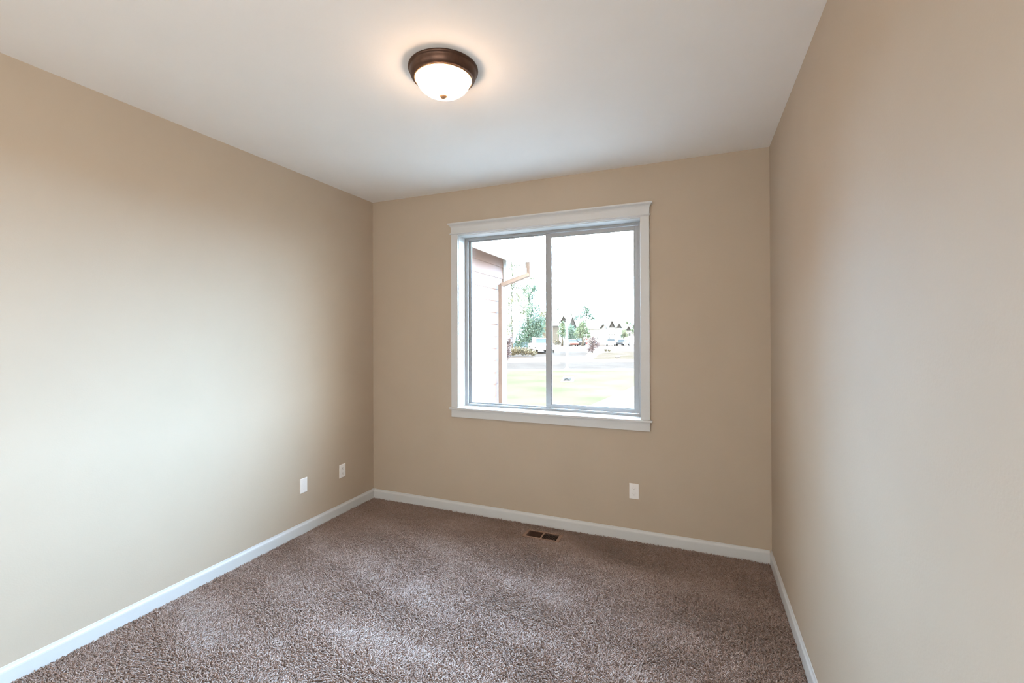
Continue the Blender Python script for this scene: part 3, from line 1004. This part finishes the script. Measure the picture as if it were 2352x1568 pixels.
house('cottage', 'pale house with small dark gable at right edge of the window view', 1428, 1475, 124, 758, 746, 0, M_HW, M_ROOF2,
      gables=[(1437, 1445, 751, 759)], wins=[(1443, 1448, 766, 773)], doors=[(1452, 1464, 770, M_FASCIA)])


# ---- vehicles
def car(name, label, px, d, heading, paint, L=4.4, Wd=1.8, H=1.45, kind='sedan', lights=True):
    x, y, z = gp(px, d, gz(d) + .005)
    root = empty(name, (x, y, z), YAW + heading)
    tag(root, label, 'car', 'cars parked across the street')
    if kind == 'sedan':
        low = [(-.5, .22), (-.5, .55), (-.47, .62), (-.30, .66), (.22, .68), (.42, .63), (.5, .52), (.5, .24)]
        top = [(-.34, .64), (-.22, .97), (-.05, 1.0), (.08, .98), (.25, .66)]
    else:
        low = [(-.5, .22), (-.5, .60), (-.49, .64), (.25, .66), (.46, .60), (.5, .50), (.5, .24)]
        top = [(-.49, .64), (-.45, .96), (-.3, 1.0), (.1, .98), (.27, .65)]
    hw = Wd / 2
    MB().prism([(p * L, q * H) for p, q in low], -hw, hw, 'y').build('body', paint, root, bevel=.10, seg=3)
    cab = MB()
    n = len(top)
    v = [(p * L, -hw * (.92 if q < .8 else .76), q * H) for p, q in top] + [(p * L, hw * (.92 if q < .8 else .76), q * H) for p, q in top]
    cab.add(v, [tuple(range(n)), tuple(range(n, 2 * n))] + [(i, (i + 1) % n, n + (i + 1) % n, n + i) for i in range(n)])
    cb = cab.build('cabin', M_CARGLASS, root, bevel=.03)
    rt = [t for t in top if t[1] > .9]
    MB().box(rt[0][0] * L, -hw * .74, .965 * H, rt[-1][0] * L, hw * .74, 1.02 * H).build('roof', paint, root, bevel=.03)
    for sx in (-.31, .32):
        for sy in (-1, 1):
            w = MB()
            r = .32
            c = [(sx * L + r * math.cos(2 * math.pi * i / 20), r + r * math.sin(2 * math.pi * i / 20)) for i in range(20)]
            w.prism(c, sy * (hw - .2), sy * (hw + .015), 'y', True)
            wo = w.build('wheel', M_TYRE, root)
            c2 = [(sx * L + .19 * math.cos(2 * math.pi * i / 16), r + .19 * math.sin(2 * math.pi * i / 16)) for i in range(16)]
            MB().prism(c2, sy * (hw + .012), sy * (hw + .025), 'y').build('hubcap', M_POLE, wo)
    for sy in (-1, 1):
        MB().box(.485 * L, sy * hw * .55, .47 * H, .505 * L, sy * hw * .9, .56 * H).build('headlight', M_SIGNW, root, bevel=.02)
    return root


car('parked_car', 'white parked car beyond the low hedge', 1242, 45.5, math.radians(-80), M_CARW)
car('parked_car', 'blue parked car behind the white car, under the dense tree', 1212, 60, math.radians(-172), M_CARB, H=1.5)
car('parked_car', 'small red car beside the dark car under the green trees', 1315, 91, math.radians(-88), M_CARR, H=1.35, Wd=1.7, L=3.8)
car('parked_car', 'dark car parked under the large round tree', 1330, 107, math.radians(-75), M_CARD, H=1.6, kind='suv')
car('parked_car', 'black car at the far right beyond the dry lawn', 1431, 96, math.radians(50), M_CARD, H=1.3, L=3.9)
car('parked_car', 'grey-white car parked in front of the porch house', 1403, 94, math.radians(80), M_CARW)


# ---- poles, signs, drain
def pole():
    x, y, z = gp(1302, 24.1, GROUND)
    root = empty('street_pole', (x, y, z), YAW)
    tag(root, 'tall slim white pole at the street edge in the right pane', 'pole')
    h = hz(692, 24.1) - GROUND
    MB().tube([(0, 0, 0), (0, 0, h * .5), (0, 0, h)], [.075, .068, .055], 16).build('shaft', M_POLE, root)
    MB().lathe([(.0, .0), (.13, .0), (.13, .05), (.09, .09), (.0, .09)], n=20).build('base', M_POLE, root)
    MB().lathe([(.0, h + .05), (.04, h + .04), (.062, h), (.0, h - .01)], n=16).build('cap', M_POLE, root)


pole()


def sign(name, label, px, d, boards, pole_top):
    x, y, z = gp(px, d)
    root = empty(name, (x, y, z), YAW)
    tag(root, label, 'sign')
    MB().tube([(0, 0, 0), (0, 0, hz(pole_top, d) - z)], [.04, .035], 10).build('post', M_POLE, root)
    s = d / F_PX
    for nm, kind, pc, rc, rw, rh, m in boards:
        cx, cz = (pc - px) * s, hz(rc, d) - z
        b = MB()
        if kind == 'oct':
            r = rw * s
            b.prism([(cx + r * math.cos(math.pi / 8 + k * math.pi / 4), cz + r * math.sin(math.pi / 8 + k * math.pi / 4)) for k in range(8)], -.06, -.045, 'y')
        else:
            b.box(cx - rw * s, -.065, cz - rh * s, cx + rw * s, -.045, cz + rh * s)
        b.build(nm, m, root)


sign('yard_sign', 'white board on a post in front of the parked cars', 1226.5, 41, [('board', 'rect', 1226.5, 781, 5, 6, M_SIGNW)], 775)
sign('street_sign', 'red sign under a pale name board beside the plum tree', 1347, 49,
     [('name_board', 'rect', 1346.5, 769.5, 7, 1.4, M_SIGNG), ('red_face', 'oct', 1347, 779.5, 2.2, 2.2, M_SIGNR), ('lower_face', 'rect', 1347, 789, 1.6, 2.0, M_SIGNR)], 767)


def drain():
    d0 = 17.75
    x, y, z = gp(1299.5, d0, GROUND)
    root = empty('storm_drain', (x, y, z), YAW)
    tag(root, 'small sloped concrete drain inlet with iron grate in the lawn', 'drain')
    w, dp, h0, h1, t = .42, .34, .02, .20, .055
    sk = .15                                             # skewed plan
    def q(u, v, k=0):
        return (u - w / 2 + sk * v / dp, v, h0 + (h1 - h0) * v / dp + k)
    v, f = [], []
    outer = [q(0, 0), q(w, 0), q(w, dp), q(0, dp)]
    inner = [q(t, t), q(w - t, t), q(w - t, dp - t), q(t, dp - t)]
    b = MB()
    low = [(p[0], p[1], -.03) for p in outer]
    inl = [(p[0], p[1], p[2] - .16) for p in inner]
    v = outer + inner + low + inl
    f = [(i, (i + 1) % 4, 4 + (i + 1) % 4, 4 + i) for i in range(4)]
    f += [(i, (i + 1) % 4, 8 + (i + 1) % 4, 8 + i) for i in range(4)]
    f += [(4 + i, 4 + (i + 1) % 4, 12 + (i + 1) % 4, 12 + i) for i in range(4)] + [(12, 13, 14, 15)]
    b.add(v, f).build('collar', M_PALEC, root)
    gr = MB()
    for k in range(7):
        u = t + (w - 2 * t) * (k + .5) / 7
        a, c = q(u, t - .005, -.03), q(u, dp - t + .005, -.03)
        gr.tube([a, c], .012, 6)
    gr.build('grate', M_IRON, root)
    pts = [(.04 + .10 * math.cos(math.pi * k / 10), .12, .02 + .11 * math.sin(math.pi * k / 10)) for k in range(11)]
    MB().tube(pts, .018, 8).build('pipe_rim', M_IRON, root)


drain()


def stone(px, d, r, label):
    x, y, z = gp(px, d, GROUND + .01)
    b = MB()
    n, mrow = 10, 6
    v = []
    for j in range(mrow + 1):
        th = math.pi * j / mrow
        for i in range(n):
            a = 2 * math.pi * i / n
            k = 1 + .18 * math.sin(3 * a + px) * math.sin(2 * th)
            v.append((r * 1.5 * k * math.sin(th) * math.cos(a), r * k * math.sin(th) * math.sin(a), r * .55 + r * .6 * k * math.cos(th)))
    f = [(j * n + i, j * n + (i + 1) % n, (j + 1) * n + (i + 1) % n, (j + 1) * n + i) for j in range(mrow) for i in range(n)]
    o = b.add(v, f, True).build('stone', M_ROCK)
    o.location = (x, y, z)
    tag(o, label, 'stone', 'stones on the far lawn')


stone(1416.5, 35.2, .09, 'left of two grey stones on the dry far lawn')
stone(1421.5, 35.4, .07, 'right of two grey stones on the dry far lawn')
